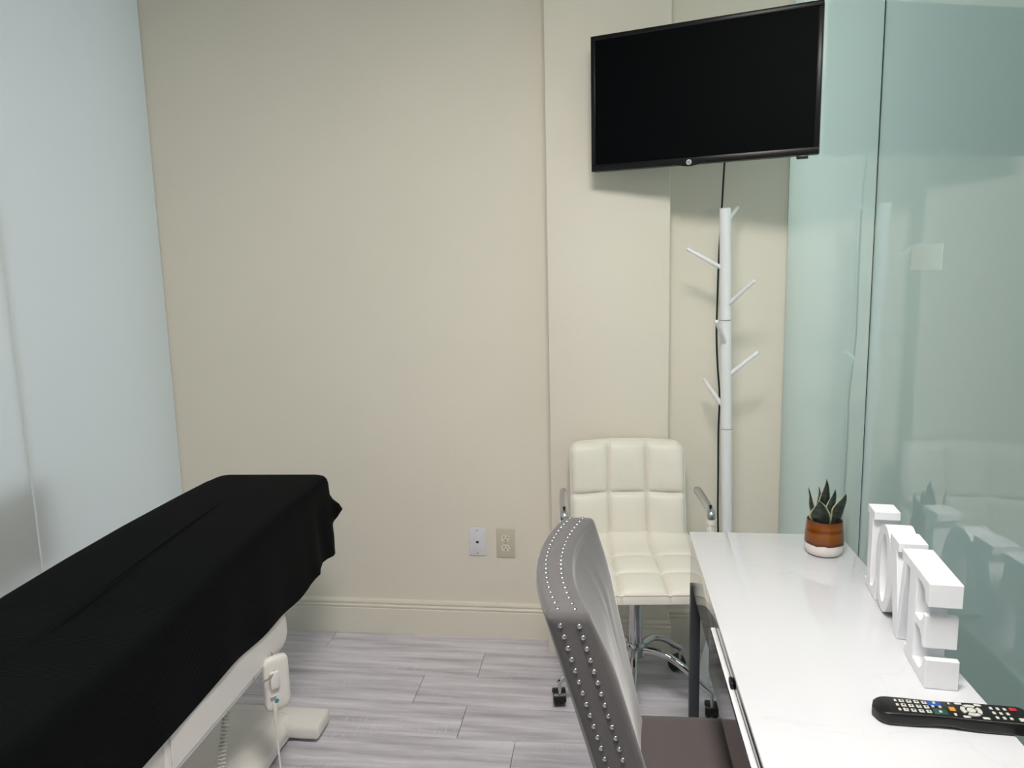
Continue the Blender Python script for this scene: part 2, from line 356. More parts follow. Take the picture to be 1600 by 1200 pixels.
# ---------------------------------------------------------------- treatment table
def treatment_table():
    bxr, byc = -.92, 1.38
    t = thing('treatment_table', 'white enamel treatment table with moulded base under black cover', 'treatment table', (-1.14, byc, 0))
    W = M['bed_white']
    def L(x, y, z): return (x+1.14, y-byc, z)
    def lb(name, x0, x1, y0, y1, z0, z1, m, bevel=.004, seg=2, parent=t): return bx(name, x0+1.14, x1+1.14, y0-byc, y1-byc, z0, z1, m, parent, bevel, seg)
    # mattress (under the cover), following the rise of the head end
    pr = [(.46, .715), (1.30, .715), (1.60, .735), (1.85, .752), (2.27, .767)]
    V, Fc = [], []
    for y, z in pr:
        xl = -1.345 + max(0, (y-1.45))*.07
        V += [L(-.945, y, z-.12), L(-.945, y, z-.012), L(-.965, y, z), L(xl+.02, y, z), L(xl, y, z-.012), L(xl, y, z-.12)]
    for i in range(len(pr)-1):
        for j in range(6): Fc.append((i*6+j, i*6+(j+1) % 6, (i+1)*6+(j+1) % 6, (i+1)*6+j))
    Fc.append(tuple(range(6))); Fc.append(tuple(range(24, 30)))
    mk('mattress', V, Fc, M['hidden_dark'], t, True)
    # side rails: far panel with raised lip, near panel
    def rail(xs):
        o = xs
        pts = [(1.318, .402), (1.885, .402), (1.912, .412), (1.925, .435), (1.922, .475), (1.905, .512), (1.87, .555), (1.318, .545)]
        r = extrude_poly('side_rail', pts, .030, W, t, .006, lambda u, v, w_: L(o-w_*(1 if o > -1.1 else -1), u, v))
        inner = [(1.335, .418), (1.88, .418), (1.900, .426), (1.909, .44), (1.906, .472), (1.890, .505), (1.86, .54), (1.335, .535)]
        extrude_poly('rail_face', inner, .004, W, r, .002, lambda u, v, w_: L(o+w_*(1 if o > -1.1 else -1), u, v))
        lb('lower_rail', o-.04 if o > -1.1 else o+.004, o-.004 if o > -1.1 else o+.04, .50, 1.322, .395, .56, W, .006)
    rail(-.915); rail(-1.375)
    lb('under_frame', -1.34, -.95, .55, 1.88, .47, .58, W, .01)
    # moulded base: cross feet, spine with sloping cover, lift column
    def foot(y0, y1):
        lb('cross_foot', -1.39, -.895, y0, y1, .012, .058, W, .012, 3)
        for x in (-1.35, -.935): lathe('levelling_pad', [(.0, 0), (.018, 0), (.018, .012), (0, .013)], L(x, (y0+y1)/2, .0002), M['black_plastic'], t, 16)
    foot(2.035, 2.145); foot(.62, .74)
    def loft(name, secs, m):
        V, Fc = [], []; n = len(secs[0])
        for s in secs: V += [L(*p) for p in s]
        for i in range(len(secs)-1):
            for j in range(n-1): Fc.append((i*n+j, i*n+j+1, (i+1)*n+j+1, (i+1)*n+j))
        Fc.append(tuple(range(n))); Fc.append(tuple(range((len(secs)-1)*n, len(secs)*n)))
        o = mk(name, V, Fc, m, t, True, 35); md = o.modifiers.new('b', 'BEVEL'); md.width = .008; md.segments = 3; md.limit_method = 'ANGLE'; md.angle_limit = .5
        return o
    def sec(y, wb, wt, zt): return [(-1.14+wb, y, .014), (-1.14+wb, y, .045), (-1.14+wb-.02, y, .058), (-1.14+wt, y, zt), (-1.14-wt, y, zt), (-1.14-wb+.02, y, .058), (-1.14-wb, y, .045), (-1.14-wb, y, .014)]
    loft('base_spine', [sec(2.10, .15, .10, .064), sec(1.98, .146, .10, .075), sec(1.75, .15, .09, .11), sec(1.62, .15, .085, .15), sec(1.05, .15, .085, .15), sec(.70, .146, .10, .062)], W)
    lb('lift_column', -1.22, -1.06, 1.10, 1.55, .14, .50, W, .015)
    # wire hook under the rail
    hk = [(-.918, 1.70, .425), (-.905, 1.70, .412), (-.893, 1.715, .400), (-.888, 1.75, .396), (-.893, 1.79, .405), (-.905, 1.805, .42), (-.920, 1.805, .44)]
    tube('wire_hook', [L(*p) for p in spline(hk, 5)], .0028, M['steel'], t, 8)
    # coiled cable dropping from the frame
    pts = [L(-1.02, 1.745, .47), L(-1.02, 1.745, .30)]
    st = Vector(L(-1.02, 1.745, .30)); en = Vector(L(-.985, 1.60, .115)); ax = (en-st); u, v = frame_at(ax); N_ = 26*8
    for i in range(N_+1):
        a = 2*math.pi*i/8; pts.append(st+ax*(i/N_)+.009*(math.cos(a)*u+math.sin(a)*v))
    tube('coiled_cable', pts, .0026, M['cable_white'], t, 6)
    return t
treatment_table()

def hand_control():
    t = thing('hand_control', 'white hand control hung on wire hook under the treatment table', 'hand control', (-.893, 1.785, .278), math.radians(-40))
    W = mat('ivory_plastic', (228, 224, 218), .3)
    # body: rounded slab, broad side facing the room
    n = 24; V, Fc = [], []
    prof = [(0, .35), (.006, .75), (.016, .95), (.03, 1.), (.10, 1.), (.142, .98), (.152, .85), (.156, .5)]
    for z, s in prof:
        for j in range(n):
            a = 2*math.pi*j/n; cx, sx = math.cos(a), math.sin(a)
            V.append((math.copysign(abs(cx)**.6, cx)*.013*s, math.copysign(abs(sx)**.5, sx)*.036*s, z))
    for i in range(len(prof)-1):
        for j in range(n): Fc.append((i*n+j, i*n+(j+1) % n, (i+1)*n+(j+1) % n, (i+1)*n+j))
    Fc.append(tuple(range(n))); Fc.append(tuple(range((len(prof)-1)*n, len(prof)*n)))
    b = mk('body', V, Fc, W, t, True, 60)
    box('hook_clip', (.018, -.012, .098), (.012, .026, .05), W, t, .004)
    box('rating_label', (.0132, -.012, .045), (.0008, .03, .012), M['plate_white'], t)
    for k in range(3): box('print_line', (.0137, -.017, .041+.0035*k), (.0006, .016, .0014), M['dark_grey'], t)
    s = lathe('blue_seal', [(0, 0), (.006, 0), (.006, .0008), (0, .0009)], (0, 0, 0), M['sticker_blue'], t, 16)
    s.rotation_euler = (0, math.pi/2, 0); s.location = (.0132, -.008, .034)
    tube('strain_relief', [(.013, -.014, .028), (.016, -.016, .008), (.016, -.017, -.012), (.016, -.017, -.035)], [.006, .0062, .005, .0035], W, t, 10)
    for k in range(4): tube('relief_ring', [(.016, -.017, -.014-.006*k), (.016, -.017, -.0165-.006*k)], .0056-.0004*k, W, t, 10)
    inv = Matrix.Rotation(math.radians(40), 3, 'Z')
    wpts = [(-.885, 1.757, .10), (-.884, 1.750, .03), (-.886, 1.70, .0035), (-.90, 1.45, .0032), (-.93, 1.10, .0032), (-.95, .85, .0032)]
    tube('cord', spline([Vector((.016, -.017, -.03)), Vector((.017, -.016, -.09))]+[inv @ (Vector(p)-Vector((-.893, 1.785, .278))) for p in wpts], 6), .0028, M['cable_white'], t, 8)
hand_control()

def bed_cover():
    byc = 1.38; org = Vector((-1.14, byc, 0))
    def ztop(y):
        pts = [(.3, .733), (1.20, .731), (1.39, .735), (1.64, .757), (1.85, .771), (2.10, .781), (2.35, .787)]
        for (a, za), (b, zb) in zip(pts[:-1], pts[1:]):
            if y <= b:
                q = max(0, (y-a)/(b-a)); return za+(zb-za)*q
        return pts[-1][1]
    # plan outline of the top (anticlockwise), dense
    out = []
    xr, yf, yn, r = -.918, 2.345, .42, .055
    def xl(y): return -1.382+max(0, y-1.45)*.075
    for i in range(60): out.append((xr, yn+r+(yf-yn-2*r)*i/60))
    for i in range(13):
        a = i/12*math.pi/2; out.append((xr-r+r*math.cos(a), yf-r+r*math.sin(a)))
    x_l = xl(yf)
    for i in range(1, 24): out.append((xr-r+(x_l+r-xr+r)*i/24, yf-.0-.012*(i/24)))
    for i in range(13):
        a = math.pi/2+i/12*math.pi/2; out.append((x_l+r+r*math.cos(a), yf-.012-r+r*math.sin(a)))
    for i in range(1, 60):
        y = yf-.012-r+(yn+r-yf+.012+r)*i/60; out.append((xl(y), y))
    for i in range(10):
        a = math.pi+i/9*math.pi/2; out.append((xl(yn)+r+r*math.cos(a), yn+r+r*math.sin(a)))
    for i in range(1, 16): out.append((xl(yn)+r+(xr-r-xl(yn)-r)*i/16, yn))
    for i in range(9):
        a = 1.5*math.pi+i/9*math.pi/2; out.append((xr-r+r*math.cos(a), yn+r+r*math.sin(a)))
    n = len(out); cx = -1.14
    # outward normals
    nr = []
    for i in range(n):
        a = Vector(out[i-1]); b = Vector(out[(i+1) % n]); d = (b-a).normalized(); nr.append(Vector((d.y, -d.x)))
    V, Fc = [], []
    rings = []
    # top rings from the centre outwards
    for q in (.04, .15, .3, .45, .6, .75, .90):
        ring = []
        for (x, y) in out:
            yy = min(max(y, yn+.24), yf-.24); px = cx+(x-cx)*q; py = yy+(y-yy)*q
            ring.append((px, py, ztop(py)+.004*(1-q*q)))
        rings.append(ring)
    # rounded edge
    for inset, dz in ((.016, -.0005), (.007, -.004), (.001, -.012), (-.002, -.024)):
        rings.append([(out[i][0]-nr[i].x*inset, out[i][1]-nr[i].y*inset, ztop(out[i][1])+dz) for i in range(n)])
    # hanging side with folds
    K = 12
    rnd = random.Random(3)
    for k in range(1, K+1):
        s = k/K; ring = []
        for i in range(n):
            x, y = out[i]
            zt = ztop(y)-.024
            hem = .508 + .006*math.sin(y*9)+.004*math.sin(y*23+x*31)
            far = max(0, min(1, (y-2.10)/.20))
            hem += far*(.02+.02*math.sin(x*40+y*12))
            # corner gather at the far end
            ang = math.atan2(nr[i].y, nr[i].x)
            corner = math.exp(-((ang-.55)/.35)**2)*(1 if y > 2.2 else 0) + math.exp(-((ang-2.6)/.35)**2)*(1 if y > 2.2 else 0)
            o = .004+.010*s + .0025*s*math.sin(y*26+1.3*x) + far*s*(.010*math.sin(x*55+y*48))
            o += corner*(.055*math.exp(-((s-.42)/.16)**2) + .030*math.exp(-((s-.75)/.13)**2) - .028*s)
            # the far-end panel of the cover tucks back under the table end
            tuck = max(0, nr[i].y)*far
            o -= tuck*.05*s*s
            # pulled-up fold beside the corner
            if x > -1.0 and 2.05 < y < 2.25 and nr[i].x > .7:
                o += .010*s*math.exp(-((y-2.13)/.025)**2)
                hem -= .015*math.exp(-((y-2.155)/.016)**2)
            z = zt+(hem-zt)*s
            ring.append((x+nr[i].x*o, y+nr[i].y*o, z))
        rings.append(ring)
    # inner turn of the hem gives the cloth its thickness
    last = rings[-1]
    rings.append([(last[i][0]-nr[i].x*.006, last[i][1]-nr[i].y*.006, last[i][2]+.001) for i in range(n)])
    rings.append([(rings[-4][i][0]-nr[i].x*.007, rings[-4][i][1]-nr[i].y*.007, rings[-4][i][2]) for i in range(n)])
    V = [Vector(p)-org for rg in rings for p in rg]
    for a in range(len(rings)-1):
        for i in range(n): Fc.append((a*n+i, a*n+(i+1) % n, (a+1)*n+(i+1) % n, (a+1)*n+i))
    Fc.append(tuple(range(n))[::-1])
    o = mk('bed_cover', V, Fc, M['cloth'], None, True, 60)
    o.location = org
    tag(o, 'black ribbed cloth cover draped over the treatment table', 'cover')
bed_cover()

# ---------------------------------------------------------------- desk
DX0, DX1, DY0, DY1, DZ = .215, .592, .78, 1.92, .76
def desk():
    t = thing('desk', 'narrow white glossy desk with mirrored drawer fronts along the glass wall', 'desk', ((DX0+DX1)/2, (DY0+DY1)/2, 0))
    ox, oy = t.location.x, t.location.y
    def lb(name, x0, x1, y0, y1, z0, z1, m, bevel=.0, parent=t): return bx(name, x0-ox, x1-ox, y0-oy, y1-oy, z0, z1, m, parent, bevel)
    m = mat('white_gloss_top', (236, 236, 240), .05, spec=.5)
    nt = m.node_tree; L = nt.links.new; N = nt.nodes.new; b = nt.nodes['Principled BSDF']
    tc = N('ShaderNodeTexCoord'); n = N('ShaderNodeTexNoise'); n.inputs['Scale'].default_value = 3.2; n.inputs['Detail'].default_value = 3; n.inputs['Distortion'].default_value = 1.2
    L(tc.outputs['Object'], n.inputs['Vector'])
    s = N('ShaderNodeMath'); s.operation = 'SUBTRACT'; s.inputs[1].default_value = .5; L(n.outputs['Fac'], s.inputs[0])
    ab = N('ShaderNodeMath'); ab.operation = 'ABSOLUTE'; L(s.outputs[0], ab.inputs[0])
    mr = N('ShaderNodeMapRange'); mr.inputs[1].default_value = 0; mr.inputs[2].default_value = .006; L(ab.outputs[0], mr.inputs[0])
    mx = N('ShaderNodeMix'); mx.data_type = 'RGBA'; mx.inputs['A'].default_value = lin((206, 206, 210))+(1,); mx.inputs['B'].default_value = lin((210, 210, 214))+(1,)
    L(mr.outputs[0], mx.inputs['Factor']); L(mx.outputs['Result'], b.inputs['Base Color'])
    lb('tabletop', DX0, DX1, DY0, DY1, DZ-.008, DZ, m, .0015)
    lb('apron', DX0+.004, DX1-.004, DY0+.004, DY1-.004, .625, DZ-.0085, M['mirror'], .001)
    # drawers stand a little proud of the apron, white board edges on top
    for y0, y1 in ((.815, 1.462),):
        d = lb('drawer', DX0-.006, DX0+.0035, y0, y1, .630, .722, M['white_gloss'], .0005)
        lb('drawer_front', DX0-.0085, DX0-.0062, y0, y1, .628, .7215, M['mirror'], 0, d)
        yk = 1.245
        k = lb('drawer_lock', DX0-.003, DX0+.0038, yk-.012, yk+.012, .7222, .734, M['black_plastic'], .002, d)
    for x in (DX0+.002, DX1-.028):
        for y in (DY0+.012, DY1-.038):
            lb('leg', x, x+.026, y, y+.026, .0, .6245, M['charcoal'], .0015)
desk()

# ---------------------------------------------------------------- LOVE sign
def love_sign():
    a = Vector((.557, 1.622, 0)); b = Vector((.513, 1.202, 0))
    d = (b-a).normalized(); nrm = Vector((-d.y, d.x, 0))  # towards the glass
    if nrm.x < 0: nrm = -nrm
    org = Vector((.535, 1.412, DZ+.0003)); a0 = a-Vector((org.x, org.y, 0))
    t = thing('love_sign', 'white block letter LOVE sign standing on the desk', 'sign', org)
    th = .050; h = .178
    def pl(u, v, w_): return a0+d*u+nrm*w_+Vector((0, 0, v))
    def pf(u0): return lambda u, v, w_: pl(u0+u, v, w_)
    m = M['sign_white']
    # L
    Lp = [(0, 0), (.092, 0), (.092, .048), (.080, .048), (.072, .028), (.058, .016), (.045, .016), (.045, .160), (.056, .160), (.056, h), (0, h), (0, .160), (.012, .160), (.012, .016), (0, .016)]
    extrude_poly('letter_l', Lp, th, m, t, .0015, pf(0))
    # O: thick-sided ring
    n = 40; V, Fc = [], []
    cu, cv, A, B = .140, .089+.001, .060, .088
    for w_ in (.0008, th-.0008):
        for (ra, rb) in ((A, B), (.026, .070)):
            for j in range(n):
                q = 2*math.pi*j/n; V.append(pl(cu+ra*math.cos(q), cv+rb*math.sin(q), w_))
    for j in range(n):
        k = (j+1) % n
        Fc += [(j, k, n+k, n+j), (2*n+j, 3*n+j, 3*n+k, 2*n+k), (j, 2*n+j, 2*n+k, k), (n+j, n+k, 3*n+k, 3*n+j)]
    o = mk('letter_o', V, Fc, m, t, True, 50)
    # V
    Vp = [(0, h), (0, .160), (.008, .160), (.050, .0), (.078, .0), (.112, .160), (.122, .160), (.122, h), (.082, h), (.082, .160), (.094, .160), (.072, .050), (.046, .160), (.058, .160), (.058, h)]
    extrude_poly('letter_v', Vp, th, m, t, .0015, pf(.1805))
    # E
    Ep = [(0, 0), (.122, 0), (.122, .050), (.110, .050), (.102, .030), (.088, .018), (.052, .018), (.052, .082), (.080, .082), (.090, .074), (.094, .062), (.106, .062), (.106, .118), (.094, .118), (.090, .106), (.080, .098), (.052, .098),
          (.052, .162), (.080, .162), (.094, .156), (.102, .138), (.118, .138), (.118, h), (0, h), (0, .160), (.012, .160), (.012, .018), (0, .018)]
    extrude_poly('letter_e', Ep, th, m, t, .0015, pf(.3028))
love_sign()

# ---------------------------------------------------------------- remote
def remote():
    z0 = DZ+.0003
    t = thing('remote_control', 'black remote control with pale keys lying across the desk', 'remote', (.512, 1.108, z0), math.radians(-4))
    prof = []; n = 30
    Ln, half = .218, .0245
    def hw(u):          # half width along the length, u 0..1 from the rounded logo end
        e = 1.0
        if u < .10: e = math.sqrt(max(0, 1-((.10-u)/.10)**2))*.98+.02
        if u > .95: e = math.sqrt(max(0, 1-((u-.95)/.05)**2*.75))
        return half*e*(1-.10*math.exp(-((u-.42)/.16)**2))
    V, Fc = [], []; K = 40; m_ = 14
    for i in range(K+1):
        u = i/K; x = -Ln/2+Ln*u; w_ = hw(u)
        top = .0205-.004*math.exp(-(u/.06)**2); low = .0035*math.exp(-((u-.45)/.12)**2)+.004*math.exp(-(u/.05)**2)
        sec = [(-w_*.86, low), (-w_*.97, low+.002), (-w_, low+.006), (-w_, top-.0055), (-w_*.985, top-.0025), (-w_*.94, top-.0006), (-w_*.88, top), (w_*.88, top), (w_*.94, top-.0006), (w_*.985, top-.0025), (w_, top-.0055), (w_, low+.006), (w_*.97, low+.002), (w_*.86, low)]
        for y, z in sec: V.append((x, y, z))
    for i in range(K):
        for j in range(m_): Fc.append((i*m_+j, i*m_+(j+1) % m_, (i+1)*m_+(j+1) % m_, (i+1)*m_+j))
    Fc.append(tuple(range(m_))); Fc.append(tuple(range(K*m_, (K+1)*m_)))
    body = mk('body', V, Fc, M['black_plastic'], t, True, 50)
    zt = .0206
    def key(u, v, su, sv, m, h=.0016, b=.0006, name='key'):
        return box(name, (-Ln/2+Ln*u, v, zt+h/2-.0004), (su, sv, h), m, body, b, 1)
    for j in range(3): key(.165, (-.012, 0, .012)[j], .004, .006, M['light_grey'])
    for i in range(4):
        for j in range(3):
            k = key(.205+.049*i, (-.012, 0, .012)[j], .0072, .0075, M['light_grey'])
            k2 = box('digit', (-Ln/2+Ln*(.205+.049*i), (-.012, 0, .012)[j], zt+.0013), (.0022, .0032, .0004), M['dark_grey'], k)
    key(.415, .011, .020, .012, M['blue'], .0014); key(.425, -.010, .020, .014, M['green'], .0014)
    for u, v in ((.395, .002), (.44, .002), (.425, -.011), (.415, .012)): key(u, v, .004, .0045, M['light_grey'], .0026)
    key(.515, .015, .003, .005, M['light_grey']); key(.515, .000, .0085, .010, M['orange']); key(.515, -.014, .004, .006, M['light_grey'])
    # navigation ring
    cu = -Ln/2+Ln*.635
    for q in range(4):
        V, Fc = [], []; a0 = math.pi/4+q*math.pi/2+.14; s = 8
        for z in (zt-.0003, zt+.0014):
            for rr in (.0085, .0145):
                for i in range(s+1):
                    a = a0+(math.pi/2-.28)*i/s; V.append((cu+rr*math.cos(a), rr*math.sin(a), z))
        n1 = s+1
        for i in range(s):
            Fc += [(i, i+1, n1+i+1, n1+i), (2*n1+i, 3*n1+i, 3*n1+i+1, 2*n1+i+1), (i, 2*n1+i, 2*n1+i+1, i+1), (n1+i, n1+i+1, 3*n1+i+1, 3*n1+i)]
        Fc += [(0, n1, 3*n1, 2*n1), (s, 2*n1+s, 3*n1+s, n1+s)]
        mk('navigation_key', V, Fc, M['light_grey'], body, False)
    lathe('centre_key', [(0, -.0003), (.0062, -.0003), (.0062, .0014), (0, .0016)], (cu, 0, zt), M['light_grey'], body, 20)
    for u, v in ((.575, .0165), (.70, .0165), (.58, -.0175), (.70, -.0175)): key(u, v, .010, .005, M['light_grey'])
    for i in range(3):
        for j in range(3): key(.775+.043*i, (-.013, -.001, .011)[j], .0045, .0062, M['light_grey'])
    key(.915, .0125, .010, .0075, M['red']); key(.925, -.014, .008, .008, M['light_grey'])
    text('logo', 'hp', .008, M['logo_grey'], body, (-Ln/2+Ln*.085, 0, zt-.0015), (0, 0, -math.pi/2))
remote()

# ---------------------------------------------------------------- plant in pot
def pot_plant():
    t = thing('potted_plant', 'small snake plant in brown and white glazed pot on the desk', 'potted plant', (.518, 1.792, DZ+.0003))
    m = mat('brown_drip_glaze', (150, 84, 20), .12)
    nt = m.node_tree; L = nt.links.new; N = nt.nodes.new; b = nt.nodes['Principled BSDF']
    tc = N('ShaderNodeTexCoord'); sp = N('ShaderNodeSeparateXYZ'); L(tc.outputs['Object'], sp.inputs[0])
    nz = N('ShaderNodeTexNoise'); nz.inputs['Scale'].default_value = 45; L(tc.outputs['Object'], nz.inputs['Vector'])
    ad = N('ShaderNodeMath'); ad.operation = 'MULTIPLY_ADD'; ad.inputs[1].default_value = .008; L(nz.outputs['Fac'], ad.inputs[0]); L(sp.outputs['Z'], ad.inputs[2])
    rp = N('ShaderNodeValToRGB'); mr = N('ShaderNodeMapRange'); mr.inputs[1].default_value = 0; mr.inputs[2].default_value = .1; L(ad.outputs[0], mr.inputs[0]); L(mr.outputs[0], rp.inputs[0])
    cr = rp.color_ramp; cr.elements[0].position = 0; cr.elements[0].color = lin((226, 218, 214))+(1,)
    cr.elements[1].position = 1; cr.elements[1].color = lin((70, 42, 22))+(1,)
    for p, c in ((.315, (226, 218, 214)), (.335, (52, 26, 10)), (.40, (112, 60, 16)), (.60, (130, 74, 16)), (.66, (92, 46, 12)), (.74, (128, 70, 18)), (.86, (98, 50, 14))):
        e = cr.elements.new(p); e.color = lin(c)+(1,)
    L(rp.outputs[0], b.inputs['Base Color'])
    prof = [(0, .0), (.034, 0), (.040, .004), (.0435, .014), (.0445, .028), (.0435, .05), (.0415, .07), (.0405, .083), (.0395, .0845), (.038, .083), (.0375, .068), (0, .068)]
    lathe('pot', prof, (0, 0, 0), m, t, 48, 60)
    lathe('soil', [(.0372, .0685), (.025, .071), (0, .073)], (0, 0, 0), M['soil'], t, 24)
    lm = bpy.data.materials.new('snake_plant_leaf'); lm.use_nodes = True; nt = lm.node_tree; L = nt.links.new; N = nt.nodes.new; b = nt.nodes['Principled BSDF']
    at = N('ShaderNodeAttribute'); at.attribute_name = 'across'; uvz = N('ShaderNodeTexCoord'); mp = N('ShaderNodeMapping'); mp.inputs['Scale'].default_value = (60, 60, 260)
    L(uvz.outputs['Object'], mp.inputs[0]); nz = N('ShaderNodeTexNoise'); nz.inputs['Scale'].default_value = 1; nz.inputs['Detail'].default_value = 3; L(mp.outputs[0], nz.inputs['Vector'])
    r1 = N('ShaderNodeValToRGB'); r1.color_ramp.elements[0].position = .4; r1.color_ramp.elements[0].color = lin((20, 27, 23))+(1,); r1.color_ramp.elements[1].position = .62; r1.color_ramp.elements[1].color = lin((48, 57, 48))+(1,)
    L(nz.outputs['Fac'], r1.inputs[0])
    st = N('ShaderNodeMapRange'); st.inputs[1].default_value = .80; st.inputs[2].default_value = .90; L(at.outputs['Fac'], st.inputs[0])
    mx = N('ShaderNodeMix'); mx.data_type = 'RGBA'; L(st.outputs[0], mx.inputs['Factor']); L(r1.outputs[0], mx.inputs['A']); mx.inputs['B'].default_value = lin((166, 166, 132))+(1,)
    L(mx.outputs['Result'], b.inputs['Base Color']); b.inputs['Roughness'].default_value = .4
    def leaf(base, tip, width, face, curl=.2, twist=0.):
        base, tip = Vector(base), Vector(tip); ax = tip-base; ln = ax.length; ax.normalize()
        f0 = Vector((math.sin(face), -math.cos(face), 0)); side = ax.cross(f0).normalized(); V, Fc, A = [], [], []
        K, S = 12, 8
        for i in range(K+1):
            s = i/K
            wd = width*.5*(.55+.45*math.sin(min(1, s*1.9)*math.pi/2)) if s < .45 else width*.5*max(0.02, (1-((s-.45)/.55)**1.35))
            tw = twist*s; sd = side*math.cos(tw)+side.cross(ax)*math.sin(tw); nm = ax.cross(sd)
            for layer in (0, 1):
                for j in range(S+1):
                    q = j/S*2-1
                    p = base+ax*(ln*s)+sd*(wd*q)+nm*(curl*wd*(q*q))+nm*((.0011 if layer else -.0011)*(1-.8*abs(q)))
                    p += sd*(.002*math.sin(s*9)*abs(q))
                    V.append(p); A.append(abs(q) if s < .93 else 1.)
        R_ = 2*(S+1)
        for i in range(K):
            for j in range(S):
                a = i*R_+j; Fc.append((a, a+1, a+R_+1, a+R_)); c = a+S+1; Fc.append((c, c+R_, c+R_+1, c+1))
            for j in (0, S):
                a = i*R_+j; c = a+S+1; Fc.append((a, a+R_, c+R_, c))
        o = mk('leaf', V, Fc, lm, t, True, 80)
        atb = o.data.attributes.new('across', 'FLOAT', 'POINT')
        for i, v in enumerate(A): atb.data[i].value = v
    leaf((-.010, -.018, .066), (-.022, -.024, .136), .050, -.12, .25)
    leaf((.002, .0, .066), (.001, .004, .182), .030, .05, .3)
    leaf((.010, -.006, .066), (.019, -.004, .160), .026, .5, .4, .4)
    leaf((.016, -.010, .066), (.042, -.012, .152), .030, .35, .3, .5)
    leaf((-.008, .012, .066), (-.012, .014, .160), .020, -.9, .3, .3)
    leaf((-.022, .010, .066), (-.038, .008, .160), .020, -.8, .4, .6)
    leaf((.012, .016, .066), (.010, .020, .150), .022, .9, .4)
pot_plant()

